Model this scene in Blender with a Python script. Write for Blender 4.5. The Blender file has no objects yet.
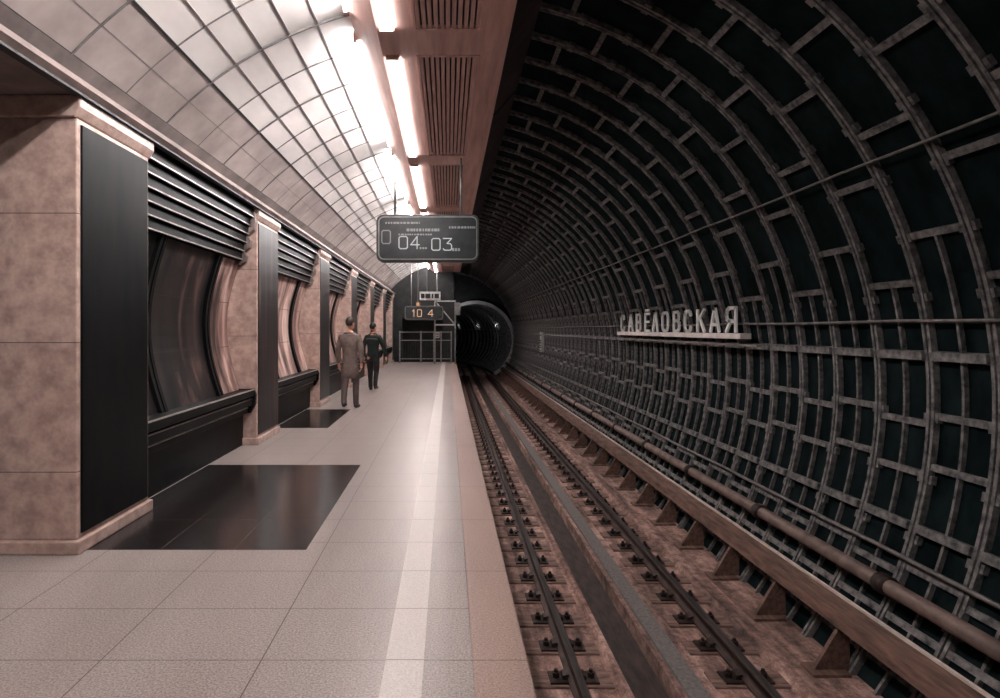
import bpy, bmesh, math, random
from mathutils import Vector, Matrix

random.seed(7)
PI = math.pi
scene = bpy.context.scene
COL = scene.collection

# ------------------------------------------------------------------ camera, world, exposure
EYE = 1.65
F_PX = 600.0                      # focal length in pixels of the 1000x698 frame
cam_data = bpy.data.cameras.new('camera')
cam = bpy.data.objects.new('camera', cam_data)
COL.objects.link(cam)
cam.location = (0, 0, EYE)
cam.rotation_euler = (PI / 2, 0, 0)
cam_data.sensor_width = 36.0
cam_data.lens = 36.0 * F_PX / 1000.0
cam_data.shift_x = 0.052
cam_data.shift_y = -0.020
cam_data.clip_start = 0.05
cam_data.clip_end = 300
scene.camera = cam

world = bpy.data.worlds.new('world')
scene.world = world
world.use_nodes = True
wb = world.node_tree.nodes['Background']
wb.inputs[0].default_value = (0.55, 0.75, 0.75, 1)
wb.inputs[1].default_value = 0.004

vs = scene.view_settings
vs.view_transform = 'Standard'
vs.look = 'None'
vs.gamma = 1.0
vs.use_curve_mapping = False
vs.exposure = 2.38

COVE = 17.0        # strength of the cove lamps that wash the vault
STRIP = 5.0       # strength of the white strip lamps under the ceiling panel
WARM = (1.0, 0.985, 0.98)

Y_BACK, Y_PLAT, Y_END = -6.0, 30.0, 38.0     # behind the camera, platform end, end of the wide tunnel
CZ = 1.05                                    # centre height of the tunnel circle
R_RIB, R_SHELL, R_VAULT = 4.10, 4.155, 3.85
EDGE = 0.40                                  # platform edge
BED = -1.27                                  # top of the track concrete
RAIL_TOP = -1.10
RAIL_X = (1.04, 2.47)


def srgb(r, g, b):
    def f(c):
        c /= 255.0
        return c / 12.92 if c <= 0.04045 else ((c + 0.055) / 1.055) ** 2.4
    return (f(r), f(g), f(b), 1.0)


# ------------------------------------------------------------------ materials
def new_mat(name):
    m = bpy.data.materials.new(name)
    m.use_nodes = True
    nt = m.node_tree
    p = nt.nodes['Principled BSDF']
    return m, nt, p


def coords(nt, scale=(1, 1, 1)):
    tc = nt.nodes.new('ShaderNodeTexCoord')
    mp = nt.nodes.new('ShaderNodeMapping')
    mp.inputs['Scale'].default_value = scale
    nt.links.new(tc.outputs['Object'], mp.inputs['Vector'])
    return mp.outputs['Vector']


def noise(nt, vec, scale, detail=4.0, rough=0.6):
    n = nt.nodes.new('ShaderNodeTexNoise')
    n.inputs['Scale'].default_value = scale
    n.inputs['Detail'].default_value = detail
    n.inputs['Roughness'].default_value = rough
    nt.links.new(vec, n.inputs['Vector'])
    return n.outputs['Fac']


def ramp(nt, fac, stops):
    r = nt.nodes.new('ShaderNodeValToRGB')
    els = r.color_ramp.elements
    while len(els) > 1:
        els.remove(els[-1])
    els[0].position, els[0].color = stops[0]
    for pos, c in stops[1:]:
        e = els.new(pos)
        e.color = c
    nt.links.new(fac, r.inputs['Fac'])
    return r.outputs['Color']


def mix(nt, fac, a, b, mode='MIX'):
    n = nt.nodes.new('ShaderNodeMix')
    n.data_type = 'RGBA'
    n.blend_type = mode
    for sock, v in ((n.inputs[0], fac), (n.inputs[6], a), (n.inputs[7], b)):
        if isinstance(v, (int, float)):
            sock.default_value = v
        elif isinstance(v, tuple):
            sock.default_value = v
        else:
            nt.links.new(v, sock)
    return n.outputs[2]


def math_node(nt, op, a, b=None):
    n = nt.nodes.new('ShaderNodeMath')
    n.operation = op
    for i, v in enumerate((a, b)):
        if v is None:
            continue
        if isinstance(v, (int, float)):
            n.inputs[i].default_value = v
        else:
            nt.links.new(v, n.inputs[i])
    return n.outputs[0]


def joints(nt, axis_steps, width=0.006):
    """1 on the joint lines of a slab grid: axis_steps = {'X': (step, offset), ...} in metres."""
    tc = nt.nodes.new('ShaderNodeTexCoord')
    sep = nt.nodes.new('ShaderNodeSeparateXYZ')
    nt.links.new(tc.outputs['Object'], sep.inputs[0])
    out = None
    for ax, (step, off) in axis_steps.items():
        a = math_node(nt, 'SUBTRACT', sep.outputs[ax], off - width / 2)
        b = math_node(nt, 'DIVIDE', a, step)
        c = math_node(nt, 'FRACT', b)
        d = math_node(nt, 'LESS_THAN', c, width / step)
        out = d if out is None else math_node(nt, 'MAXIMUM', out, d)
    return out


def bump(nt, p, height, strength=0.3, dist=0.01):
    b = nt.nodes.new('ShaderNodeBump')
    b.inputs['Strength'].default_value = strength
    b.inputs['Distance'].default_value = dist
    nt.links.new(height, b.inputs['Height'])
    nt.links.new(b.outputs[0], p.inputs['Normal'])


def mat_plain(name, c0, c1, scale=8.0, rough=0.5, metal=0.0, stretch=(1, 1, 1), bumps=0.0, spec=0.5):
    m, nt, p = new_mat(name)
    p.inputs['Specular IOR Level'].default_value = spec
    v = coords(nt, stretch)
    f = noise(nt, v, scale)
    nt.links.new(ramp(nt, f, [(0.3, c0), (0.7, c1)]), p.inputs['Base Color'])
    p.inputs['Roughness'].default_value = rough
    p.inputs['Metallic'].default_value = metal
    if bumps:
        bump(nt, p, f, bumps)
    return m


def mat_granite(name, c0, c1, rough, grid=None, joint=srgb(70, 58, 55), speck=90.0, patch=0.35):
    m, nt, p = new_mat(name)
    v = coords(nt)
    sp = noise(nt, v, speck, 3.0, 0.7)
    big = noise(nt, coords(nt, (1.6, 0.35, 1)), 1.3, 5.0, 0.65)
    col = ramp(nt, sp, [(0.32, c0), (0.66, c1)])
    dark = ramp(nt, big, [(0.32, (0.55, 0.5, 0.5, 1)), (0.62, (1, 1, 1, 1))])
    col = mix(nt, patch, col, dark, 'MULTIPLY')
    if grid:
        col = mix(nt, joints(nt, grid), col, joint)
    nt.links.new(col, p.inputs['Base Color'])
    p.inputs['Roughness'].default_value = rough
    bump(nt, p, sp, 0.12, 0.003)
    return m


def mat_marble(name, light, mid, dark, grid=None, rough=0.3, lo=0.34, hi=0.64, seed=0.0):
    """stone whose veins run up and down, as on the curved panels"""
    m, nt, p = new_mat(name)
    tc = nt.nodes.new('ShaderNodeTexCoord')
    mp = nt.nodes.new('ShaderNodeMapping')
    mp.inputs['Scale'].default_value = (3.0, 3.2, 0.22)
    mp.inputs['Location'].default_value = (seed, seed * 1.7, 0)
    nt.links.new(tc.outputs['Object'], mp.inputs['Vector'])
    f = noise(nt, mp.outputs['Vector'], 1.5, 6.0, 0.6)
    f2 = noise(nt, coords(nt, (8, 8, 0.8)), 3.0, 4.0, 0.6)
    col = ramp(nt, f, [(lo, dark), ((lo + hi) / 2, mid), (hi, light)])
    fine = ramp(nt, f2, [(0.3, (0.72, 0.68, 0.66, 1)), (0.65, (1, 1, 1, 1))])
    col = mix(nt, 0.7, col, fine, 'MULTIPLY')
    if grid:
        col = mix(nt, joints(nt, grid, 0.008), col, srgb(60, 48, 46))
    nt.links.new(col, p.inputs['Base Color'])
    p.inputs['Roughness'].default_value = rough
    return m


def mat_emit(name, color, strength, base=(0.8, 0.8, 0.8, 1)):
    m, nt, p = new_mat(name)
    p.inputs['Base Color'].default_value = base
    p.inputs['Emission Color'].default_value = (*color[:3], 1)
    p.inputs['Emission Strength'].default_value = strength
    return m


M = {}
M['floor'] = mat_granite('floor granite', srgb(106, 96, 93), srgb(184, 171, 166), 0.34,
                         {'X': (0.80, -0.93), 'Y': (0.55, 2.99)})
M['stripe'] = mat_granite('white stripe stone', srgb(176, 168, 164), srgb(214, 206, 201), 0.40,
                          {'Y': (0.55, 2.99)}, patch=0.15)
M['edge'] = mat_granite('edge granite', srgb(128, 104, 96), srgb(184, 158, 148), 0.45, {'Y': (1.1, 2.99)})
M['edge_wall'] = mat_plain('platform edge concrete', srgb(60, 50, 46), srgb(105, 88, 80), 4, 0.9, bumps=0.3)
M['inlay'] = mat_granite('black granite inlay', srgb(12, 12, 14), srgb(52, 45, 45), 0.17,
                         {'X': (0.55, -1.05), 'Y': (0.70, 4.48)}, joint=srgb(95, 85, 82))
M['marble'] = mat_granite('pink marble', srgb(162, 134, 124), srgb(206, 178, 167), 0.4,
                          {'Z': (0.95, 0.60)}, speck=7.0, patch=0.25)
M['marble_panel'] = mat_marble('streaked pink marble', srgb(226, 196, 186), srgb(150, 116, 108), srgb(44, 36, 36),
                               {'Z': (0.62, 0.78)}, seed=3.1, rough=0.5)
M['dark_panel'] = mat_marble('dark streaked marble', srgb(118, 88, 80), srgb(44, 36, 36), srgb(14, 16, 18),
                             {'Z': (0.62, 0.78)}, seed=8.4, rough=0.4, lo=0.36, hi=0.72)
M['black_stone'] = mat_plain('black stone', srgb(8, 11, 13), srgb(26, 24, 24), 5, 0.42, stretch=(1, 1, 0.3), spec=0.10)
M['pale_metal'] = mat_plain('pale metal', srgb(150, 142, 138), srgb(196, 186, 180), 20, 0.35, 0.6)
M['cornice'] = mat_plain('cornice plaster', srgb(100, 86, 82), srgb(146, 128, 122), 3, 0.6)
M['vault'] = mat_plain('vault panels', srgb(196, 188, 185), srgb(230, 222, 219), 1.2, 0.55, stretch=(1, 0.5, 1))
M['mid_course'] = mat_plain('pinkish vault course', srgb(142, 129, 126), srgb(184, 170, 166), 1.6, 0.6)
M['course'] = mat_plain('grey vault course', srgb(92, 82, 80), srgb(132, 120, 116), 3, 0.6)
M['thin_seam'] = mat_plain('thin grey seam', srgb(84, 80, 80), srgb(118, 112, 110), 12, 0.6)
M['seam'] = mat_plain('seam metal', srgb(26, 30, 32), srgb(60, 58, 58), 12, 0.5, 0.2)
M['panel'] = mat_plain('ceiling panel paint', srgb(186, 142, 132), srgb(230, 190, 180), 2.4, 0.5, stretch=(4, 0.3, 1))
M['panel_side'] = mat_plain('dark fascia', srgb(34, 30, 32), srgb(80, 66, 66), 3, 0.6, stretch=(1, 1.5, 1))
M['slat'] = mat_plain('ceiling slats', srgb(176, 134, 124), srgb(224, 182, 172), 5, 0.45, 0.1, stretch=(6, 0.4, 1))
M['slat_back'] = mat_plain('dark void above slats', srgb(16, 14, 15), srgb(34, 28, 28), 4, 0.9)
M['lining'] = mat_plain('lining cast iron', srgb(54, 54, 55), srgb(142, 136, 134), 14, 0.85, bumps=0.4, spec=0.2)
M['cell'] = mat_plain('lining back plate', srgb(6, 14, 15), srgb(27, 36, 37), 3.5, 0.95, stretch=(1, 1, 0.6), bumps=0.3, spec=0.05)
M['bed'] = None
M['trough'] = mat_plain('wet dirt', srgb(22, 20, 20), srgb(74, 58, 52), 7, 0.7, stretch=(2, 0.5, 1), bumps=0.5)
M['wood'] = mat_plain('tarred timber', srgb(70, 54, 49), srgb(150, 116, 104), 9, 0.8, stretch=(0.6, 5, 5), bumps=0.5)
M['iron'] = mat_plain('rusty iron', srgb(30, 25, 24), srgb(78, 60, 54), 25, 0.6, 0.5)
M['rail_side'] = mat_plain('rail rust', srgb(36, 28, 26), srgb(84, 62, 54), 20, 0.65, 0.4, stretch=(1, 0.4, 1))
M['rail_head'] = mat_plain('worn steel', srgb(120, 112, 110), srgb(176, 168, 164), 8, 0.3, 0.9, stretch=(4, 0.2, 1))
M['duct'] = mat_plain('grey duct', srgb(86, 84, 84), srgb(130, 122, 118), 30, 0.7)
M['cover'] = mat_plain('cover board', srgb(72, 54, 48), srgb(140, 106, 92), 6, 0.8, stretch=(3, 0.5, 3))
M['cover_lip'] = mat_plain('pale lip', srgb(190, 174, 164), srgb(226, 212, 202), 9, 0.5)
M['cable'] = mat_plain('cable sheath', srgb(84, 78, 76), srgb(134, 124, 120), 10, 0.6)
M['pipe'] = mat_plain('painted pipe', srgb(104, 84, 78), srgb(150, 126, 116), 6, 0.5)
M['letter'] = mat_plain('white letter', srgb(240, 236, 232), srgb(250, 247, 244), 6, 0.45)
M['ledge'] = mat_plain('pale ledge', srgb(206, 192, 186), srgb(232, 220, 214), 6, 0.5)
M['plate'] = mat_plain('pale plate', srgb(150, 150, 150), srgb(190, 188, 186), 9, 0.5)
M['clock_case'] = mat_plain('dark case', srgb(28, 34, 36), srgb(52, 54, 56), 9, 0.4)
M['clock_face'] = mat_plain('dark glass', srgb(14, 21, 23), srgb(40, 43, 45), 5, 0.3)
M['clock_rim'] = mat_plain('grey rim', srgb(110, 110, 110), srgb(150, 146, 144), 9, 0.4, 0.3)
M['digit'] = mat_emit('lit digits', (0.80, 0.84, 0.84), 0.11, (0.2, 0.2, 0.2, 1))
M['digit_dim'] = mat_emit('dim digit', (0.72, 0.74, 0.74), 0.04, (0.15, 0.15, 0.15, 1))
M['digit_orange'] = mat_emit('orange digits', (1.0, 0.62, 0.40), 0.16, (0.2, 0.1, 0.05, 1))
M['orange'] = mat_emit('orange lamp glass', (1.0, 0.45, 0.12), 0.10, (0.2, 0.1, 0.05, 1))
M['cove'] = mat_emit('cove lamp', WARM, COVE)
M['strip'] = mat_emit('strip lamp', WARM, STRIP)
M['mouth_lamp'] = mat_emit('mouth lamp', (0.95, 0.97, 1.0), 14.0)
M['tunnel_lamp'] = mat_emit('tunnel lamp', (0.85, 0.95, 1.0), 6.0)
M['concrete'] = mat_plain('dark concrete', srgb(18, 21, 22), srgb(46, 44, 44), 2, 0.9, bumps=0.3)
M['rim'] = mat_plain('portal concrete', srgb(160, 156, 154), srgb(214, 208, 204), 3, 0.8, bumps=0.2)
M['skin'] = mat_plain('skin', srgb(196, 142, 118), srgb(214, 162, 138), 20, 0.5)
M['jacket'] = mat_plain('dark jacket', srgb(10, 22, 20), srgb(26, 38, 36), 14, 0.8)
M['trouser'] = mat_plain('dark trousers', srgb(20, 19, 21), srgb(46, 40, 40), 14, 0.85)
M['hair'] = mat_plain('dark hair', srgb(16, 13, 12), srgb(36, 28, 26), 40, 0.6)
M['shoe'] = mat_plain('shoe leather', srgb(34, 30, 30), srgb(70, 60, 58), 20, 0.5)
M['yoke'] = mat_plain('jacket piping', srgb(120, 116, 104), srgb(150, 144, 130), 20, 0.6)
M['coat'] = mat_plain('grey coat', srgb(98, 84, 80), srgb(132, 114, 108), 9, 0.85)
M['grey_trouser'] = mat_plain('grey trousers', srgb(84, 72, 70), srgb(112, 96, 92), 9, 0.85)
M['brown_hair'] = mat_plain('brown hair', srgb(40, 33, 30), srgb(66, 54, 49), 40, 0.6)


def make_bed():
    m, nt, p = new_mat('track concrete')
    a = noise(nt, coords(nt, (3.0, 0.35, 1)), 2.2, 6, 0.65)
    b = noise(nt, coords(nt), 9.0, 6, 0.7)
    c = noise(nt, coords(nt), 55.0, 4, 0.75)
    col = ramp(nt, a, [(0.30, srgb(78, 62, 58)), (0.48, srgb(160, 128, 118)), (0.66, srgb(214, 178, 166))])
    col = mix(nt, 0.75, col, ramp(nt, b, [(0.38, (0.22, 0.19, 0.18, 1)), (0.58, (1, 1, 1, 1))]), 'MULTIPLY')
    col = mix(nt, 0.8, col, ramp(nt, c, [(0.3, (0.55, 0.5, 0.5, 1)), (0.7, (1.2, 1.15, 1.1, 1))]), 'MULTIPLY')
    nt.links.new(col, p.inputs['Base Color'])
    p.inputs['Roughness'].default_value = 0.85
    bump(nt, p, b, 0.5, 0.02)
    return m


M['bed'] = make_bed()


# ------------------------------------------------------------------ mesh helpers
class MB:
    def __init__(self):
        self.v, self.f, self.mi = [], [], []

    def add(self, verts, faces, mi=0):
        n = len(self.v)
        self.v += [tuple(x) for x in verts]
        self.f += [tuple(i + n for i in f) for f in faces]
        self.mi += [mi] * len(faces)

    def box(self, x0, x1, y0, y1, z0, z1, mi=0):
        v = [(x, y, z) for z in (z0, z1) for y in (y0, y1) for x in (x0, x1)]
        self.add(v, [(0, 2, 3, 1), (4, 5, 7, 6), (0, 1, 5, 4), (2, 6, 7, 3), (0, 4, 6, 2), (1, 3, 7, 5)], mi)

    def prism(self, prof, y0, y1, mi=0, axis='y'):
        """a closed outline (x, z) swept along y; axis 'x': outline (y, z) swept along x; axis 'z': (x, y) along z"""
        n = len(prof)
        def P(a, b, t):
            return (a, t, b) if axis == 'y' else (t, a, b) if axis == 'x' else (a, b, t)
        v = [P(a, b, y0) for a, b in prof] + [P(a, b, y1) for a, b in prof]
        f = [(i, (i + 1) % n, n + (i + 1) % n, n + i) for i in range(n)]
        f += [tuple(range(n - 1, -1, -1)), tuple(range(n, 2 * n))]
        self.add(v, f, mi)

    def sector(self, cx, cz, r0, r1, a0, a1, y0, y1, n=32, mi=0):
        """a solid piece of a ring about the y axis, angles in degrees"""
        v, f = [], []
        for i in range(n + 1):
            a = math.radians(a0 + (a1 - a0) * i / n)
            c, s = math.cos(a), math.sin(a)
            for r, y in ((r0, y0), (r1, y0), (r1, y1), (r0, y1)):
                v.append((cx + r * c, y, cz + r * s))
        for i in range(n):
            for k in range(4):
                p, q = i * 4 + k, i * 4 + (k + 1) % 4
                f.append((p, q, q + 4, p + 4))
        f += [(3, 2, 1, 0), tuple(n * 4 + k for k in range(4))]
        self.add(v, f, mi)

    def tube(self, pts, r, n=10, mi=0, caps=True):
        rs = r if isinstance(r, (list, tuple)) else [r] * len(pts)
        pts = [Vector(p) for p in pts]
        v, f = [], []
        for i, p in enumerate(pts):
            d = (pts[min(i + 1, len(pts) - 1)] - pts[max(i - 1, 0)]).normalized()
            up = Vector((0, 0, 1)) if abs(d.z) < 0.9 else Vector((1, 0, 0))
            a = d.cross(up).normalized()
            b = a.cross(d).normalized()
            for k in range(n):
                t = 2 * PI * k / n
                v.append(p + (a * math.cos(t) + b * math.sin(t)) * rs[i])
        for i in range(len(pts) - 1):
            for k in range(n):
                f.append((i * n + k, i * n + (k + 1) % n, (i + 1) * n + (k + 1) % n, (i + 1) * n + k))
        if caps:
            f += [tuple(range(n - 1, -1, -1)), tuple((len(pts) - 1) * n + k for k in range(n))]
        self.add(v, f, mi)

    def build(self, name, mats, parent=None, smooth=False, bevel=0.0):
        me = bpy.data.meshes.new(name)
        me.from_pydata(self.v, [], self.f)
        bm = bmesh.new()
        bm.from_mesh(me)
        bmesh.ops.recalc_face_normals(bm, faces=bm.faces)
        bm.to_mesh(me)
        bm.free()
        for m in (mats if isinstance(mats, (list, tuple)) else [mats]):
            me.materials.append(m)
        for p, i in zip(me.polygons, self.mi):
            p.material_index = i
            p.use_smooth = smooth
        o = bpy.data.objects.new(name, me)
        COL.objects.link(o)
        if parent:
            o.parent = parent
        if bevel:
            b = o.modifiers.new('bevel', 'BEVEL')
            b.width = bevel
            b.segments = 2
            b.limit_method = 'ANGLE'
        return o


def tag(o, label, cat, group=None, kind=None):
    if label:
        o['label'] = label
    if cat:
        o['category'] = cat
    if group:
        o['group'] = group
    if kind:
        o['kind'] = kind
    return o


def struct(o, label=None, cat=None):
    o['kind'] = 'structure'
    return tag(o, label, cat)


def empty(name, loc=(0, 0, 0), rz=0.0):
    o = bpy.data.objects.new(name, None)
    o.location = loc
    o.rotation_euler = (0, 0, rz)
    o.empty_display_size = 0.2
    COL.objects.link(o)
    return o


def copy_tree(o, parent=None):
    kids = [c for c in COL.objects if c.parent == o]
    c = o.copy()
    COL.objects.link(c)
    c.parent = parent
    for k in kids:
        copy_tree(k, c)
    return c


def rounded(w, h, r, n=5):
    pts = []
    for cx, cy, a0 in ((w / 2 - r, h / 2 - r, 0), (-w / 2 + r, h / 2 - r, 90), (-w / 2 + r, -h / 2 + r, 180), (w / 2 - r, -h / 2 + r, 270)):
        for i in range(n + 1):
            a = math.radians(a0 + 90 * i / n)
            pts.append((cx + r * math.cos(a), cy + r * math.sin(a)))
    return pts


# ------------------------------------------------------------------ floor and platform
b = MB(); b.box(-3.9, -0.31, Y_BACK, Y_PLAT, -0.12, 0)
struct(b.build('floor', M['floor']), 'pale speckled granite platform floor in square slabs', 'floor')
b = MB(); b.box(-0.31, -0.12, Y_BACK, Y_PLAT, -0.12, 0.002)
struct(b.build('trim_1', M['stripe']), 'white stone warning stripe along the platform', 'floor stripe')
b = MB(); b.box(-0.12, 0.12, Y_BACK, Y_PLAT, -0.12, 0)
struct(b.build('trim_2', M['floor']), 'pale granite band between the white stripe and the platform edge', 'floor band')
b = MB(); b.box(0.12, EDGE, Y_BACK, Y_PLAT, -0.12, 0)
struct(b.build('trim_3', M['edge'], bevel=0.01), 'pinkish granite edge slabs of the platform', 'platform edge')
b = MB(); b.box(0.12, EDGE - 0.08, Y_BACK, Y_PLAT, BED, -0.12)
struct(b.build('wall_platform', M['edge_wall']), 'dark concrete side of the platform above the track', 'wall')
REFLECTIONS = [(4.48, 7.28, -1.06), (10.0, 12.3, -2.0)]  # dark reflections on the floor, painted as black stone slabs
for i, (y0, y1, xr) in enumerate(REFLECTIONS):
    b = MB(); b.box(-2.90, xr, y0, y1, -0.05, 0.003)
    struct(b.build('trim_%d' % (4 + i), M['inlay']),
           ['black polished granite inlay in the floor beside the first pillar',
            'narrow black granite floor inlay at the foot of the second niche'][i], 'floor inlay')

# ------------------------------------------------------------------ track bed
b = MB()
b.box(EDGE - 0.3, 1.45, Y_BACK, 60, BED - 0.25, BED)
b.box(1.85, 4.3, Y_BACK, 60, BED - 0.25, BED)
b.box(1.45, 1.85, Y_BACK, 60, BED - 0.25, BED - 0.16, 1)
# low kerbs either side of the drain
b.prism([(1.40, BED), (1.47, BED), (1.465, BED + 0.03), (1.42, BED + 0.035)], Y_BACK, 60)
b.prism([(2.78, BED), (3.02, BED), (3.0, BED + 0.05), (2.82, BED + 0.06)], Y_BACK, Y_END)
struct(b.build('floor_trackbed', [M['bed'], M['trough']]), 'rust brown concrete track bed with a dark drain down its middle', 'track bed')

# ------------------------------------------------------------------ tunnel lining on the track side
ANG0, ANG1 = -36.0, 99.0
b = MB()
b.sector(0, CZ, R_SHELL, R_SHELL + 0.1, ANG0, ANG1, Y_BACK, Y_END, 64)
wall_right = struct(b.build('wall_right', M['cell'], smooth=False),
                    'dark curved tunnel wall of cast iron rings across the track', 'wall')
PITCH = 0.62
LONG = [-15.3, 5.2]           # angles of the continuous longitudinal flanges


def lining_mesh(offset):
    b = MB()
    # double flange at the joint of two rings
    b.sector(0, CZ, R_RIB, R_SHELL, ANG0, ANG1, -0.040, -0.010, 72)
    b.sector(0, CZ, R_RIB, R_SHELL, ANG0, ANG1, 0.010, 0.040, 72)
    # cross flanges of this ring
    cross = [14 + offset, 27 + offset, 40 + offset, 53 + offset, 66 + offset, 79 + offset * 0.5, 85 + offset * 0.5]
    cross += [-31, -26, -21 + offset * 0.2, -9 + offset * 0.2, -3 + offset * 0.2]
    for a in cross:
        b.sector(0, CZ, R_RIB + 0.01, R_SHELL, a - 0.40, a + 0.40, 0.04, PITCH - 0.04, 2)
    for a in LONG:
        b.sector(0, CZ, R_RIB - 0.03, R_SHELL, a - 0.5, a + 0.5, 0.04, PITCH - 0.04, 2)
    # thin stiffening rib in the cells at and below eye level
    b.sector(0, CZ, R_RIB + 0.015, R_SHELL, ANG0, 14 + offset, 0.30, 0.325, 30)
    # bolt heads along the flange
    for k in range(18):
        a = ANG0 + 5 + k * 7.2
        b.sector(0, CZ, R_RIB + 0.005, R_RIB + 0.05, a - 0.5, a + 0.5, 0.045, 0.075, 1)
        b.sector(0, CZ, R_RIB + 0.005, R_RIB + 0.05, a - 0.5, a + 0.5, -0.075, -0.045, 1)
    return b


proto = [lining_mesh(o).build('lining_ring', M['lining'], wall_right) for o in (0.0, 5.5)]
n_ring = int((Y_END - 2.4) / PITCH)
for i in range(n_ring):
    o = proto[i] if i < 2 else proto[i % 2].copy()
    if i >= 2:
        COL.objects.link(o)
    o.parent = wall_right
    o.location = (0, 2.62 + i * PITCH, 0)

# ------------------------------------------------------------------ end of the wide tunnel and the running tunnel
PX, PZ, PR = 1.72, 0.92, 2.42
b = MB()
n = 48
outer, inner = [], []
for i in range(n):
    a = 2 * PI * i / n
    inner.append((PX + PR * math.cos(a), PZ + PR * math.sin(a)))
    outer.append((PX + 6.5 * math.cos(a), PZ + 6.5 * math.sin(a)))
v = [(x, Y_END, z) for x, z in inner] + [(x, Y_END, z) for x, z in outer] + [(x, Y_END + 0.3, z) for x, z in inner] + [(x, Y_END + 0.3, z) for x, z in outer]
f = []
for i in range(n):
    j = (i + 1) % n
    f += [(i, j, n + j, n + i), (2 * n + i, 3 * n + i, 3 * n + j, 2 * n + j), (i, 2 * n + i, 2 * n + j, j), (n + i, n + j, 3 * n + j, 3 * n + i)]
b.add(v, f)
wall_end = struct(b.build('wall_end', M['concrete']), 'dark end wall with the round mouth of the running tunnel', 'wall')
b = MB(); b.sector(PX, PZ, PR - 0.10, PR + 0.10, -60, 175, Y_END - 0.22, Y_END + 0.02, 48)
b.build('portal_rim', M['rim'], wall_end, smooth=False)


def bend(y):
    return PX - 0.011 * max(0.0, y - Y_END) ** 2


b = MB()
seg = 40
ys = [Y_END + 0.25 + i * 1.0 for i in range(seg)]
v, f = [], []
nn = 36
for y in ys:
    for k in range(nn):
        a = 2 * PI * k / nn
        v.append((bend(y) + (PR + 0.05) * math.cos(a), y, PZ + (PR + 0.05) * math.sin(a)))
for i in range(seg - 1):
    for k in range(nn):
        f.append((i * nn + k, i * nn + (k + 1) % nn, (i + 1) * nn + (k + 1) % nn, (i + 1) * nn + k))
f.append(tuple((seg - 1) * nn + k for k in range(nn)))
b.add(v, f)
for y in ys[1:]:
    b.sector(bend(y), PZ, PR - 0.10, PR + 0.06, -60, 240, y - 0.06, y + 0.06, 30, 1)
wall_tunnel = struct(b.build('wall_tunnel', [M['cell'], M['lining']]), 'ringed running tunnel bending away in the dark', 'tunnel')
for i, (y, side) in enumerate(((43.0, 1), (49.0, 1), (54.0, 1))):
    t = empty('tunnel_lamp', (bend(y) + side * 2.02, y, 1.9))
    tag(t, 'small cold lamp on the running tunnel wall, %s from the mouth' % ['first', 'second', 'third'][i], 'lamp', 'lamps in the running tunnel')
    b = MB(); b.box(-0.05, 0.14, -0.16, 0.16, -0.07, 0.07); b.build('housing', M['iron'], t)
    b = MB(); b.box(-0.05, 0.10, 0.16, 0.19, -0.06, 0.06); b.build('diffuser', M['tunnel_lamp'], t)
b = MB()
b.tube([(bend(y) + PR - 0.19, y, 1.62) for y in ys[:30]], 0.035, 8)
b.build('cable', M['pipe'], wall_tunnel, smooth=True)

# ------------------------------------------------------------------ left wall: niches, pillars, cornice
BAY = 4.15
P0, P1 = 4.40, 5.45
b = MB()
b.box(-3.75, -3.62, Y_BACK, Y_PLAT, 0, 3.7)
wall_left = struct(b.build('wall_left', M['black_stone']), 'platform wall of curved marble niches between stone pillars', 'wall')
NB = 6


def bow(t):
    return (-2.96 - 0.19 * math.sin(PI * t), 0.78 + (2.62 - 0.78) * t)


def niche_panel(y0, y1, mat):
    b = MB()
    front = [bow(i / 14) for i in range(15)]
    prof = front + [(x - 0.06, z) for x, z in reversed(front)]
    b.prism(prof, y0, y1)
    return b.build('panel', mat, wall_left)


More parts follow.
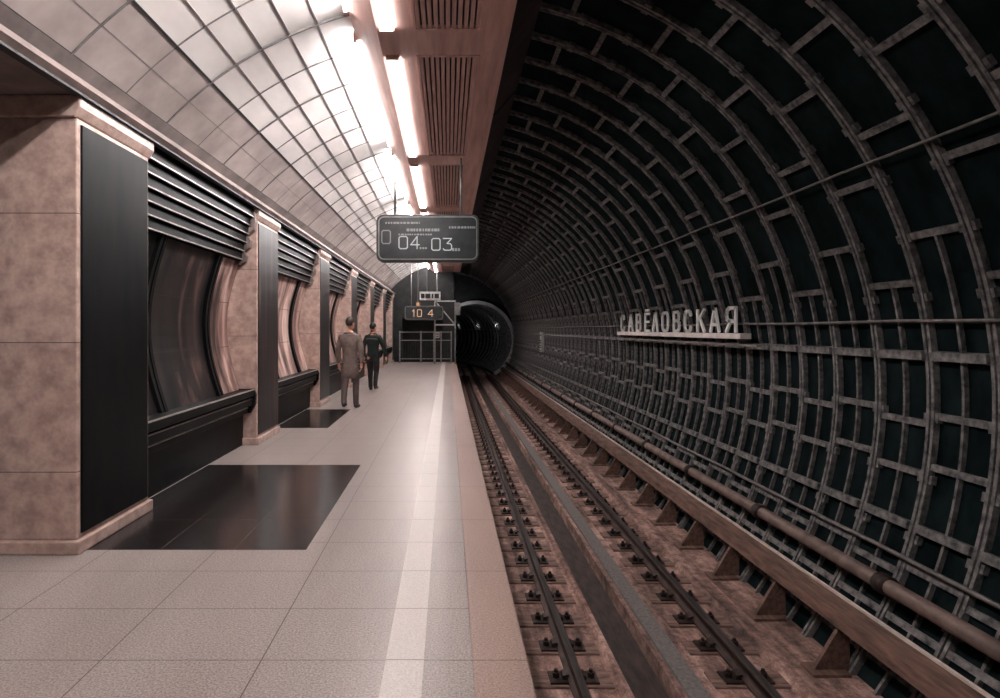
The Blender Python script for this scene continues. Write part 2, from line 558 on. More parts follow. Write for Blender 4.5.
for k in range(NB):
    y0, y1 = P1 + k * BAY, P0 + (k + 1) * BAY
    s0, s1 = y0 + 0.75, y0 + 2.30
    spans = [(y0, s0), (s0, s1), (s1, y1)]
    for j, (a, c) in enumerate(spans):
        dark = (k == 0 and j < 2) or (k == 1 and j == 0) or k == 5
        niche_panel(a, c, M['dark_panel'] if dark else M['marble_panel'])
    for s in (s0, s1):                       # dark curved bars between the panels
        b = MB()
        for d0, d1, lift in ((-0.07, -0.015, 0.045), (0.015, 0.07, 0.045), (-0.015, 0.015, 0.02)):
            fr = [(x + lift, z) for x, z in [bow(i / 14) for i in range(15)]]
            b.prism(fr + [(x - 0.08, z) for x, z in reversed(fr)], s + d0, s + d1)
        b.build('panel_bar', M['black_stone'], wall_left)
    # dado and moulded ledge
    b = MB(); b.box(-3.3, -2.92, y0, y1, 0, 0.52)
    b.build('dado', M['black_stone'], wall_left)
    b = MB()
    for z0, z1, x in ((0.46, 0.53, -2.83), (0.53, 0.57, -2.88), (0.57, 0.66, -2.77), (0.66, 0.70, -2.85), (0.70, 0.79, -2.74)):
        b.box(-3.3, x, y0, y1 - 0.06, z0, z1)
    b.prism([(-3.0, 0.44), (-2.80, 0.46), (-2.73, 0.58), (-2.72, 0.72), (-2.76, 0.80), (-3.0, 0.80)], y1 - 0.06, y1)
    b.build('ledge', M['black_stone'], wall_left, bevel=0.008)
    b = MB()
    for z, x in ((0.535, -2.828), (0.662, -2.768), (0.792, -2.738)):
        b.box(x - 0.03, x, y0, y1 - 0.06, z - 0.006, z + 0.006)
    b.build('ledge_line', M['pale_metal'], wall_left)
    # lintel band over the niche
    b = MB()
    b.box(-3.3, -2.93, y0, y1, 2.60, 3.36)
    steps = [(2.62, 2.72, -2.90), (2.74, 2.84, -2.87), (2.86, 2.96, -2.84), (2.98, 3.08, -2.81), (3.10, 3.20, -2.78), (3.22, 3.36, -2.74)]
    for z0, z1, x in steps:
        b.box(-3.2, x, y0, y1 - 0.10, z0, z1)
    b.build('lintel_band', M['black_stone'], wall_left)
    b = MB()
    for z0, z1, x in steps:
        b.box(x - 0.02, x + 0.012, y0, y1 - 0.10, z0, z0 + 0.014)
    b.build('lintel_line', M['pale_metal'], wall_left)
    b = MB()                                  # scroll that ends the band at the next pillar
    prof = [(-3.2, 2.58), (-2.93, 2.56), (-2.86, 2.60), (-2.84, 2.68), (-2.88, 2.74), (-2.80, 2.80), (-2.78, 2.90), (-2.83, 2.97), (-2.74, 3.04), (-2.71, 3.16), (-2.73, 3.30), (-2.70, 3.36), (-3.2, 3.36)]
    b.prism(prof, y1 - 0.11, y1)
    b.build('scroll', M['cornice'], wall_left)

for k in range(NB + 1):
    y0, y1 = P0 + k * BAY, min(P1 + k * BAY, Y_PLAT)
    b = MB()
    b.box(-3.6, -2.72, y0, y1, 0.10, 3.20)
    b.box(-3.6, -2.69, y0 - 0.03, y1 + 0.03 if y1 < Y_PLAT else y1, 0, 0.10)
    b.prism([(-3.6, 3.20), (-2.72, 3.20), (-2.68, 3.27), (-2.68, 3.36), (-3.6, 3.36)], y0 - 0.03, y1 + 0.03 if y1 < Y_PLAT else y1)
    p = struct(b.build('pillar', M['marble'], bevel=0.012), None, None)
    b = MB(); b.box(-2.725, -2.705, y0 + 0.04, y1 - 0.04, 0.14, 3.16)
    b.build('cladding', M['black_stone'] if k == 0 else M['dark_panel'], p, bevel=0.004)

b = MB()
b.prism([(-3.6, 3.36), (-2.66, 3.36), (-2.62, 3.40), (-2.64, 3.45), (-2.72, 3.47), (-2.74, 3.52), (-2.95, 3.56), (-3.6, 3.56)], Y_BACK, Y_PLAT)
struct(b.build('trim_7', M['cornice']), 'moulded cornice running along the foot of the vault', 'cornice')
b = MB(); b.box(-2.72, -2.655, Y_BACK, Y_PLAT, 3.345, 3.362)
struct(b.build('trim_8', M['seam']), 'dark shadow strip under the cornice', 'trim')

# ------------------------------------------------------------------ vault
b = MB(); b.sector(0, CZ, R_VAULT, R_VAULT + 0.06, 97, 141, Y_BACK, Y_PLAT, 40)
shade_band = MB(); shade_band.sector(0, CZ, R_VAULT - 0.02, R_VAULT, 136.6, 141, Y_BACK, Y_PLAT, 6)  # dimmer light at the vault foot, painted as a darker band
vault = struct(b.build('ceiling', M['vault'], smooth=False), 'bright cream vault panels curving over the platform', 'ceiling')
shade_band.build('lower_course', M['course'], vault)
shade_band = MB(); shade_band.sector(0, CZ, R_VAULT - 0.006, R_VAULT, 127.6, 136.6, Y_BACK, Y_PLAT, 8)  # falloff of the cove light put into this band's colour
shade_band.build('middle_course', M['mid_course'], vault)
b = MB()
for a, w in ((136.6, 0.10), (127.6, 0.16)):
    b.sector(0, CZ, R_VAULT - 0.012, R_VAULT + 0.02, a - w, a + w, Y_BACK, Y_PLAT, 1)
b.build('seam_rail', M['seam'], vault)
b = MB()
for a, w in ((132, 0.04), (123, 0.04), (114, 0.04), (118.6, 0.08), (109.6, 0.06), (101.5, 0.06)):
    b.sector(0, CZ, R_VAULT - 0.008, R_VAULT + 0.02, a - w, a + w, Y_BACK, Y_PLAT, 1)
b.build('thin_seam', M['thin_seam'], vault)
y = 2.2
i = 0
while y < Y_PLAT - 0.2:
    b = MB()
    w = 0.010 if i % 2 else 0.006
    b.sector(0, CZ, R_VAULT - (0.014 if i % 2 else 0.008), R_VAULT + 0.02, 97, 140.5, y - w, y + w, 40)
    b.build('seam_rib', M['thin_seam'], vault)
    y += 0.75
    i += 1

# ------------------------------------------------------------------ hung ceiling panel with grilles and lamps
ZP = 4.50
b = MB()
# board with openings is made of rails and cross bars
G0, G1 = -0.33, 0.33
gaps = [(5.72 + BAY * k, 6.24 + BAY * k) for k in range(-3, 7)]
b.box(-0.68, G0, Y_BACK, Y_PLAT, ZP, ZP + 0.05)
b.box(G1, 0.60, Y_BACK, Y_PLAT, ZP, ZP + 0.05)
for a, c in gaps:
    if c < Y_PLAT:
        b.box(G0, G1, a, c, ZP - 0.004, ZP + 0.05)
b.prism([(0.60, ZP), (0.92, ZP + 0.36), (0.92, ZP + 0.42), (0.60, ZP + 0.05)], Y_BACK, Y_PLAT, 1)
b.prism([(-0.68, ZP), (-0.68, ZP + 0.05), (-0.95, ZP + 0.22), (-0.95, ZP + 0.17)], Y_BACK, Y_PLAT, 0)
b.box(-0.9, 0.92, Y_BACK, Y_PLAT, ZP + 0.42, ZP + 0.46, 2)
ceiling_panel = struct(b.build('ceiling_panel', [M['panel'], M['panel_side'], M['slat_back']]),
                       'long pinkish hung ceiling panel over the platform edge', 'ceiling')
for k in range(-2, 7):
    b = MB()
    yy = 6.24 + BAY * k + 1.8
    if yy < Y_PLAT:
        b.prism([(0.605, ZP + 0.004), (0.925, ZP + 0.364), (0.935, ZP + 0.354), (0.615, ZP - 0.004)], yy - 0.02, yy + 0.02)
        b.build('fascia_joint', M['seam'], ceiling_panel)

ORD = ['first', 'second', 'third', 'fourth', 'fifth', 'sixth', 'seventh', 'eighth']
lamp_n = 0
grille0 = None
for k in range(-2, 6):
    y0, y1 = 6.24 + BAY * k, 5.72 + BAY * (k + 1)
    y1 = min(y1, Y_PLAT - 0.1)
    L = y1 - y0
    n_seen = k + 2
    # slatted grille
    g = empty('ceiling_grille', (0, y0, ZP))
    if k >= -1:
        tag(g, 'slatted ceiling grille, %s one along the hung panel from the nearest' % ORD[k + 1], 'ceiling grille', 'slatted grilles in the hung ceiling')
    else:
        tag(g, 'slatted ceiling grille overhead before the nearest visible one', 'ceiling grille', 'slatted grilles in the hung ceiling')
    b = MB()
    b.box(G0, G0 + 0.03, 0, L, -0.012, 0.03); b.box(G1 - 0.03, G1, 0, L, -0.012, 0.03)
    b.box(G0 + 0.03, G1 - 0.03, 0, 0.03, -0.012, 0.03); b.box(G0 + 0.03, G1 - 0.03, L - 0.03, L, -0.012, 0.03)
    b.build('frame', M['panel'], g)
    b = MB()
    for j in range(11):
        x = G0 + 0.05 + j * (G1 - G0 - 0.1) / 10
        b.box(x - 0.019, x + 0.019, 0.03, L - 0.03, 0.0, 0.05)
    b.build('slats', M['slat'], g)
    b = MB(); b.box(G0 + 0.01, G1 - 0.01, 0.01, L - 0.01, 0.06, 0.08)
    b.build('backing', M['slat_back'], g)
    # flat strip lamp under the panel
    def strip(name, prof, lab, grp, mat, housing):
        t = empty(name, (0, y0, ZP))
        tag(t, lab, 'strip light', grp)
        b = MB(); b.prism(prof, 0.05, L - 0.05); b.build('diffuser', mat, t)
        for e in (0.0, L - 0.05):
            b = MB(); b.prism(housing, e, e + 0.05); b.build('end_cap', M['panel'], t)
        return t
    pos = ('%s in view from the near end' % ORD[n_seen - 1]) if n_seen else 'just overhead, before the first in view'
    strip('strip_light', [(-0.64, -0.03), (-0.52, -0.03), (-0.52, 0.0), (-0.64, 0.0)],
          'flat white strip light under the ceiling panel, %s' % pos,
          'flat strip lights under the ceiling panel', M['strip'], [(-0.65, -0.035), (-0.51, -0.035), (-0.51, 0.0), (-0.65, 0.0)])
    # tilted fascia lamp that washes the vault
    strip('fascia_light', [(-0.955, 0.150), (-0.975, 0.150), (-0.985, 0.245), (-0.955, 0.245)],
          'upright light on the panel edge facing the vault, %s' % pos,
          'vault lights along the ceiling panel edge', M['cove'], [(-0.952, 0.145), (-0.99, 0.145), (-0.99, 0.25), (-0.952, 0.25)])


STROKES = {'0': [[(0.15, 0), (0, 0.12), (0, 0.88), (0.15, 1), (0.85, 1), (1, 0.88), (1, 0.12), (0.85, 0), (0.15, 0)]],
           '1': [[(0.2, 0.75), (0.6, 1), (0.6, 0)]],
           '4': [[(0.75, 0), (0.75, 1), (0, 0.32), (1, 0.32)]],
           '3': [[(0, 1), (1, 1), (0.45, 0.58), (0.85, 0.55), (1, 0.42), (1, 0.12), (0.85, 0), (0.15, 0), (0, 0.12)]]}


def digit_mesh(body, width, height, depth, thick=0.075):
    n = len(body)
    w = width / (n + (n - 1) * 0.25)
    th = thick * height
    b = MB()
    for i, ch in enumerate(body):
        ox = i * w * 1.25
        for line in STROKES[ch]:
            pts = [Vector((ox + th / 2 + p * (w - th), th / 2 + q * (height - th))) for p, q in line]
            for a, c in zip(pts, pts[1:]):
                d = (c - a).normalized() * th / 2
                nrm = Vector((-d.y, d.x))
                q = [a - d * 0.8 - nrm, c + d * 0.8 - nrm, c + d * 0.8 + nrm, a - d * 0.8 + nrm]
                b.prism([(p.x, p.y) for p in q], 0, depth, axis='z')
    me = bpy.data.meshes.new('writing')
    me.from_pydata(b.v, [], b.f)
    bm = bmesh.new(); bm.from_mesh(me)
    bmesh.ops.recalc_face_normals(bm, faces=bm.faces)
    bm.to_mesh(me); bm.free()
    return me


# ------------------------------------------------------------------ hanging interval clock
def clock(name, loc, label, w, h, items, rods, dim_rows=(), orange=False):
    t = empty(name, loc)
    tag(t, label, 'clock')
    b = MB(); b.prism(rounded(w, h, 0.11), -0.10, 0.10)
    # prism outline is (x, z): swept along y
    b.build('case', M['clock_case'], t, bevel=0.01)
    b = MB()
    pr = rounded(w - 0.07, h - 0.07, 0.09)
    pi = rounded(w - 0.10, h - 0.10, 0.08)
    m = len(pr)
    v = [(x, -0.115, z) for x, z in pr] + [(x, -0.115, z) for x, z in pi] + [(x, -0.098, z) for x, z in pr] + [(x, -0.098, z) for x, z in pi]
    f = []
    for i in range(m):
        j = (i + 1) % m
        f += [(i, j, m + j, m + i), (i, 2 * m + i, 2 * m + j, j), (m + i, m + j, 3 * m + j, 3 * m + i)]
    b.add(v, f)
    b.build('rim', M['clock_rim'], t)
    b = MB(); b.prism(rounded(w - 0.10, h - 0.10, 0.08), -0.106, -0.099)
    face = b.build('face', M['clock_face'], t)
    for body, x, z, ww, hh, mat in items:
        me = digit_mesh(body, ww, hh, 0.006)
        me.materials.append(mat)
        o = bpy.data.objects.new('digits', me)
        COL.objects.link(o)
        o.parent = face
        o.rotation_euler = (PI / 2, 0, 0)
        o.location = (x, -0.107, z)
    for x0, x1, z, hh in dim_rows:          # rows of lettering too small to read
        b = MB()
        x = x0
        r = random.Random(int(abs(x0 * 1000 + z * 777)))
        while x < x1:
            l = r.uniform(0.02, 0.05)
            b.box(x, min(x + l, x1), -0.112, -0.106, z - hh / 2, z + hh / 2)
            x += l + r.uniform(0.008, 0.02)
        b.build('small_lettering', M['digit_dim'], face)
    for x in rods:
        b = MB()
        b.tube([(x, 0, h / 2 - 0.02), (x, 0, ZP - loc[2])], 0.018, 8)
        b.build('hanger', M['clock_rim'], t, smooth=True)
    return t


CD = 10.0


def cx(px, d): return (px - 448) * d / F_PX
def czz(py, d): return EYE + (329 - py) * d / F_PX


c0 = (cx(428, CD), CD, czz(239, CD))


def it(body, px0, px1, py0, py1, mat):
    return (body, cx(px0, CD) - c0[0], czz(py1, CD) - c0[2], cx(px1, CD) - cx(px0, CD), czz(py0, CD) - czz(py1, CD), mat)


rows = [(cx(386, CD) - c0[0], cx(420, CD) - c0[0], czz(224, CD) - c0[2], 0.03),
        (cx(407, CD) - c0[0], cx(440, CD) - c0[0], czz(231, CD) - c0[2], 0.045),
        (cx(399, CD) - c0[0], cx(432, CD) - c0[0], czz(235.5, CD) - c0[2], 0.025),
        (cx(449, CD) - c0[0], cx(475, CD) - c0[0], czz(228.5, CD) - c0[2], 0.035),
        (cx(420, CD) - c0[0], cx(427, CD) - c0[0], czz(249, CD) - c0[2], 0.03),
        (cx(452, CD) - c0[0], cx(460, CD) - c0[0], czz(250.5, CD) - c0[2], 0.045)]
clock('interval_clock', c0, 'large dark hanging clock board with white digits 0 04 03 over the platform', 1.70, 0.78,
      [it('0', 382, 391.5, 231, 245, M['digit_dim']), it('04', 399, 420, 237, 250, M['digit']), it('03', 431.5, 452, 239, 251.5, M['digit'])],
      (-0.55, 0.55), rows)
FD = 26.0
clock('interval_clock', (cx(424, FD), FD, czz(313, FD)), 'small far clock with orange digits 10 4 above the platform end', 1.70, 0.62,
      [('10', -0.55, -0.17, 0.46, 0.32, M['digit_orange']), ('4', 0.16, -0.17, 0.26, 0.32, M['digit_orange'])], (-0.55, 0.55))

CYR = {'С': [[(1, 0.80), (0.9, 0.94), (0.7, 1), (0.3, 1), (0.1, 0.94), (0, 0.80), (0, 0.20), (0.1, 0.06), (0.3, 0), (0.7, 0), (0.9, 0.06), (1, 0.20)]],
       'А': [[(0, 0), (0.44, 1), (0.56, 1), (1, 0)], [(0.17, 0.30), (0.83, 0.30)]],
       'В': [[(0, 0), (0, 1), (0.7, 1), (0.92, 0.90), (0.92, 0.64), (0.7, 0.54), (0, 0.54)], [(0.7, 0.54), (1, 0.42), (1, 0.12), (0.75, 0), (0, 0)]],
       'Ё': [[(1, 0), (0, 0), (0, 0.80), (1, 0.80)], [(0, 0.42), (0.85, 0.42)], [(0.18, 0.97), (0.36, 0.97)], [(0.64, 0.97), (0.82, 0.97)]],
       'Л': [[(0, 0), (0.40, 1), (0.60, 1), (1, 0)]],
       'О': [[(0.3, 0), (0.1, 0.08), (0, 0.24), (0, 0.76), (0.1, 0.92), (0.3, 1), (0.7, 1), (0.9, 0.92), (1, 0.76), (1, 0.24), (0.9, 0.08), (0.7, 0), (0.3, 0)]],
       'К': [[(0, 0), (0, 1)], [(1, 1), (0.06, 0.46)], [(0.36, 0.62), (1, 0)]],
       'Я': [[(1, 0), (1, 1), (0.3, 1), (0.06, 0.90), (0, 0.72), (0.06, 0.54), (0.3, 0.44), (1, 0.44)], [(0.45, 0.44), (0, 0)]]}
STROKES.update(CYR)

# ------------------------------------------------------------------ station name on the tunnel wall
LX = 3.96
LZ = EYE - 0.06
chars = [('С', 13.54), ('А', 12.95), ('В', 12.43), ('Ё', 11.88), ('Л', 11.42), ('О', 10.90), ('В', 10.36), ('С', 9.87), ('К', 9.36), ('А', 8.87), ('Я', 8.36)]
names = ['first letter С, far end of the wall name beside А', 'letter А right after the far С of the wall name', 'letter В between А and Ё in the wall name',
         'letter Ё with two dots in the wall name', 'letter Л between Ё and О in the wall name', 'round letter О in the middle of the wall name',
         'letter В between О and С in the wall name', 'letter С between В and К in the wall name', 'letter К between С and А in the wall name',
         'letter А between К and Я in the wall name', 'letter Я, near end of the wall name']
ROT = Matrix(((0, 0, -1), (-1, 0, 0), (0, 1, 0))).to_4x4()
for (ch, d), nm in zip(chars, names):
    h = 0.46 if ch == 'Ё' else 0.37
    w = 0.32 if ch in 'АОЯ' else 0.29
    me = digit_mesh(ch, w, h, 0.03, 0.125 if ch != 'Ё' else 0.10)
    me.materials.append(M['letter'])
    o = bpy.data.objects.new('wall_letter', me)
    COL.objects.link(o)
    o.matrix_world = Matrix.Translation((LX, d + w / 2, LZ + 0.004)) @ ROT
    tag(o, 'white standing ' + nm, 'letter', 'letters of the station name')
t = empty('letter_shelf', (LX, 0, LZ))
tag(t, 'long pale shelf on the tunnel wall under the white letters', 'shelf')
b = MB(); b.box(-0.09, 0.06, 7.95, 13.75, -0.075, 0.0); b.build('board', M['ledge'], t, bevel=0.006)
b = MB(); b.box(-0.05, 0.0, 7.6, 13.9, -0.17, -0.14)
b.build('lower_bar', M['cable'], t)
for i in range(9):
    y = 8.2 + i * 0.67
    b = MB(); b.box(0.0, 0.12, y - 0.02, y + 0.02, -0.17, -0.06)
    b.build('bracket', M['lining'], t)

# enamel plate far along the wall
t = empty('wall_plate', (4.0, 25.8, czz(342, 25.8)))
tag(t, 'tall narrow pale plate on the tunnel wall near its far end', 'plate')
b = MB(); b.box(-0.02, 0.12, -0.2, 0.2, -0.42, 0.42); b.build('panel', M['plate'], t)
b = MB()
for z in (-0.36, -0.24, -0.15, -0.03, 0.06, 0.3):
    b.box(-0.027, -0.019, -0.16, 0.16, z - 0.025, z + 0.025)
b.build('lettering', M['concrete'], t)

# ------------------------------------------------------------------ cables and pipes on the right wall


def wall_pt(ang, r):
    a = math.radians(ang)
    return r * math.cos(a), CZ + r * math.sin(a)


for ang, r, rad, mat, lab in ((29.5, 4.07, 0.012, 'cable', 'thin cable high along the tunnel wall above the letters'),
                              (-19.0, 4.06, 0.020, 'cable', 'cable low on the tunnel wall above the thick pipe'),
                              (9.5, 4.08, 0.016, 'cable', 'cable along the tunnel wall just above the letters')):
    x, z = wall_pt(ang, r)
    b = MB()
    pts = []
    for i in range(60):
        y = 2.4 + i * 0.6
        pts.append((x, y, z - 0.012 * abs(math.sin(i * PI / 5))))
    b.tube(pts, rad, 6)
    tag(b.build('cable', M[mat], smooth=True), lab, 'cable')
x, z = wall_pt(-22.8, 3.95)
b = MB(); b.tube([(x, 2.4, z), (x, Y_END - 0.3, z)], 0.065, 14)
t = tag(b.build('water_pipe', M['pipe'], smooth=True), 'thick brownish pipe low along the foot of the tunnel wall', 'pipe')
for i in range(18):
    y = 3.0 + i * 2.0
    b = MB(); b.tube([(x, y - 0.06, z), (x, y + 0.06, z)], 0.085, 14)
    b.build('flange', M['iron'], t, smooth=True)

# ------------------------------------------------------------------ rails, sleepers, drain duct, contact rail


def rail_profile(x, base, top):
    h = top - base
    half = [(0.058, 0), (0.058, 0.012), (0.018, 0.030), (0.010, 0.045), (0.010, h - 0.045), (0.035, h - 0.034)]
    head = [(0.037, h - 0.030), (0.037, h - 0.008), (0.030, h)]
    pts = [(x + a, base + c) for a, c in half + head]
    pts += [(x - a, base + c) for a, c in reversed(half + head)]
    return pts


for x, lab in ((RAIL_X[0], 'running rail beside the platform'), (RAIL_X[1], 'running rail beside the contact rail')):
    t = empty('running_rail', (x, 0, BED))
    tag(t, 'rusty steel ' + lab, 'rail', 'running rails')
    b = MB(); b.prism(rail_profile(0, 0.0355, RAIL_TOP - BED - 0.002), Y_BACK, 46); b.build('web', M['rail_side'], t)
    b = MB(); b.box(-0.030, 0.030, Y_BACK, 46, RAIL_TOP - BED - 0.004, RAIL_TOP - BED); b.build('worn_head', M['rail_head'], t)


def sleeper(x, length_l, length_r, lab, grp):
    s = MB(); s.box(-length_l, length_r, -0.115, 0.115, -0.10, 0.018)
    o = s.build('sleeper', M['wood'], bevel=0.008)
    tag(o, lab, 'sleeper', grp)
    o.location = (x, 0, BED)
    b = MB(); b.box(-0.20, 0.20, -0.085, 0.085, 0.018, 0.035)
    for sx in (-1, 1):
        b.prism([(sx * 0.068, 0.035), (sx * 0.10, 0.035), (sx * 0.095, 0.066), (sx * 0.045, 0.078), (sx * 0.045, 0.070), (sx * 0.072, 0.056)], -0.045, 0.045)
    p = b.build('tie_plate', M['iron'], o)
    for sx in (-1, 1):
        b = MB()
        b.tube([(sx * 0.145, 0.0, 0.035), (sx * 0.145, 0.0, 0.075)], 0.030, 6)
        b.tube([(sx * 0.145, 0.0, 0.075), (sx * 0.145, 0.0, 0.10)], 0.016, 8)
        b.build('bolt', M['iron'], p)
    return o


SL = [sleeper(RAIL_X[0], 0.36, 0.32, 'dark timber half sleeper under the rail beside the platform', 'half sleepers on the platform side'),
      sleeper(RAIL_X[1], 0.30, 0.42, 'dark timber half sleeper under the rail beside the contact rail', 'half sleepers on the wall side')]
for i in range(67):
    y = 3.98 + i * 0.5
    for j in (0, 1):
        o = SL[j] if i == 0 else copy_tree(SL[j])
        o.location = (RAIL_X[j], y, BED)
b = MB(); b.box(1.90, 2.07, Y_BACK, Y_END - 0.1, BED, BED + 0.035)
tag(b.build('cable_duct', M['duct'], bevel=0.006), 'flat grey duct lying between the rails beside the drain', 'duct')

t = empty('contact_rail', (3.40, 0, BED))
tag(t, 'contact rail under a rust coloured cover board along the tunnel wall', 'contact rail')
b = MB(); b.box(-0.035, 0.035, Y_BACK, Y_END, 0.36, 0.44); b.build('conductor', M['rail_head'], t)
b = MB(); b.prism([(-0.12, 0.40), (-0.10, 0.40), (-0.09, 0.485), (0.10, 0.505), (0.12, 0.42), (0.135, 0.42), (0.115, 0.525), (-0.105, 0.505)], Y_BACK, Y_END)
b.build('cover_board', M['cover'], t)
b = MB(); b.box(0.10, 0.125, Y_BACK, Y_END, 0.522, 0.545); b.build('cover_lip', M['cover_lip'], t)
br = MB()
br.prism([(-0.30, 0.0), (-0.22, 0.0), (-0.02, 0.36), (-0.02, 0.47), (-0.06, 0.47), (-0.07, 0.38)], -0.02, 0.02)
br.box(-0.34, -0.02, -0.10, 0.10, 0.0, 0.025)
br.prism([(-0.24, 0.025), (0.0, 0.34), (0.02, 0.34), (0.02, 0.025)], -0.012, 0.012)
bracket = br.build('bracket', M['cover'], t)
for i in range(35):
    o = bracket if i == 0 else bracket.copy()
    if i:
        COL.objects.link(o)
        o.parent = t
    o.location = (0, 4.15 + i * 0.97, 0)

# ------------------------------------------------------------------ platform end
b = MB()
b.box(-3.9, -2.3, Y_PLAT, Y_PLAT + 0.2, 0, 5.3)
b.box(-0.25, EDGE - 0.1, Y_PLAT, Y_PLAT + 0.2, 0, 5.3)
b.box(-2.3, -0.25, Y_PLAT, Y_PLAT + 0.2, 2.2, 5.3)
b.box(EDGE - 0.2, EDGE - 0.05, Y_PLAT + 0.2, Y_END, BED, 5.3)
b.box(-2.5, -0.1, Y_PLAT + 1.4, Y_PLAT + 1.5, 0, 2.4)
struct(b.build('wall_platform_end', M['concrete']), 'dark wall with a doorway closing the far end of the platform', 'wall')
t = empty('platform_gate', (0, 29.2, 0))
tag(t, 'metal gate and railing of slim posts across the platform end', 'gate')
for x in (-2.35, -1.32, -0.68, -0.34, 0.16):
    b = MB(); b.box(x - 0.03, x + 0.03, -0.03, 0.03, 0, 1.55); b.build('post', M['clock_rim'], t)
for z in (0.2, 1.1, 1.5):
    b = MB(); b.box(-2.35, 0.16, -0.015, 0.015, z - 0.02, z + 0.02)
    b.build('crossbar', M['clock_rim'], t)
b = MB()
for i in range(21):
    x = -2.3 + i * 0.12
    b.box(x - 0.006, x + 0.006, -0.006, 0.006, 0.2, 1.1)
b.build('infill', M['seam'], t)

t = empty('bracket_frame', (0, 28.4, 0))
tag(t, 'square metal frame with a diagonal brace standing above the gate', 'frame')
x0, x1, z0, z1 = -0.62, 0.34, 1.82, 3.0
for x in (x0, x1):
    b = MB(); b.box(x - 0.03, x + 0.03, -0.03, 0.03, 0, z1); b.build('upright', M['clock_rim'], t)
for z in (z0, z1 - 0.06):
    b = MB(); b.box(x0 + 0.03, x1 - 0.03, -0.03, 0.03, z, z + 0.06); b.build('crossbar', M['plate'], t)
b = MB(); b.tube([(x0 + 0.03, 0, z1 - 0.06), (x1 - 0.03, 0, z0 + 0.06)], 0.03, 8); b.build('brace', M['plate'], t)
b = MB(); b.box(x1 + 0.04, x1 + 0.24, -0.05, 0.05, z0 + 0.5, z1 - 0.1); b.build('side_box', M['clock_rim'], t)
t = empty('notice_board', (-0.52, 29.08, 1.35))
tag(t, 'small pale square notice fixed to the gate', 'notice')
b = MB(); b.box(-0.11, 0.11, -0.01, 0.045, -0.14, 0.16); b.build('board', M['plate'], t)
b = MB()
for z in (-0.06, 0.02, 0.09):
    b.box(-0.08, 0.08, -0.014, -0.009, z - 0.015, z + 0.015)
b.build('lettering', M['concrete'], t)
t = empty('signal_lamp', (cx(418, 27.0), 27.0, czz(306, 27.0)))
tag(t, 'small upright orange lamp hanging left of the far orange clock', 'lamp')
b = MB(); b.prism(rounded(0.2, 0.42, 0.06), -0.06, 0.06); b.build('housing', M['clock_case'], t)
b = MB(); b.prism(rounded(0.13, 0.32, 0.06), -0.08, -0.061); b.build('lens', M['orange'], t)
b = MB(); b.tube([(0, 0, 0.2), (0, 0, 4.66 - t.location.z)], 0.012, 6); b.build('hanger', M['clock_rim'], t)
t = empty('direction_sign', (cx(430, 24.0), 24.0, czz(296, 24.0)))
tag(t, 'pale hanging direction sign board above the far orange clock', 'sign')
b = MB(); b.box(-0.42, 0.42, -0.04, 0.04, -0.17, 0.17); b.build('board', M['plate'], t, bevel=0.01)
for x0, x1 in ((-0.36, -0.22), (-0.18, 0.02), (0.06, 0.14), (0.18, 0.36)):
    b = MB(); b.box(x0, x1, -0.047, -0.039, -0.09, 0.09)
    b.build('lettering', M['concrete'], t)
for x in (-0.12, 0.3):
    b = MB(); b.tube([(x, 0, 0.16), (x, 0, ZP - t.location.z)], 0.012, 6)
    b.build('hanger', M['clock_rim'], t)


t = empty('corner_lamp', (EDGE - 0.05, 36.3, 2.5))  # added light source that brightens the rim of the tunnel mouth
tag(t, 'small wall lamp before the tunnel mouth, turned towards it', 'lamp')
b = MB(); b.box(0.0, 0.30, -0.06, 0.0, -0.14, 0.14); b.build('housing', M['iron'], t)
b = MB(); b.box(0.03, 0.28, 0.0, 0.025, -0.12, 0.12); b.build('diffuser', M['mouth_lamp'], t)

# ------------------------------------------------------------------ people
def skin_mesh(chains, subdiv=2):
    """one continuous surface grown around joined chains: chains = list of lists of (key, (x,y,z), (rx, ry))"""
    keys, verts, edges, radii = {}, [], [], []
    for ch in chains:
        prev = None
        for key, co, r in ch:
            if key not in keys:
                keys[key] = len(verts)
                verts.append(co)
                radii.append(r)
            if prev is not None:
                edges.append((keys[prev], keys[key]))
            prev = key
    me = bpy.data.meshes.new('figure')
    me.from_pydata(verts, edges, [])
    o = bpy.data.objects.new('figure', me)
    COL.objects.link(o)
    sk = o.modifiers.new('skin', 'SKIN')
    sk.use_smooth_shade = True
    for i, sv in enumerate(me.skin_vertices[0].data):
        sv.radius = radii[i] if isinstance(radii[i], tuple) else (radii[i], radii[i])
        sv.use_root = (i == 0)
    ss = o.modifiers.new('sub', 'SUBSURF')
    ss.levels = subdiv
    ss.render_levels = subdiv
    dg = bpy.context.evaluated_depsgraph_get()
    dg.update()
    out = bpy.data.meshes.new_from_object(o.evaluated_get(dg))
    COL.objects.unlink(o)
    bpy.data.objects.remove(o)
    for p in out.polygons:
        p.use_smooth = True
    return out


def merge(meshes):
    bm = bmesh.new()
    for m in meshes:
        bm.from_mesh(m)
    out = bpy.data.meshes.new('figure')
    bm.to_mesh(out)
    bm.free()
    for p in out.polygons:
        p.use_smooth = True
    return out


def put(me, name, mat, parent=None):
    me.materials.clear()
    me.materials.append(mat)
    o = bpy.data.objects.new(name, me)
    COL.objects.link(o)
    o.name = name
    if parent:
        o.parent = parent
    return o


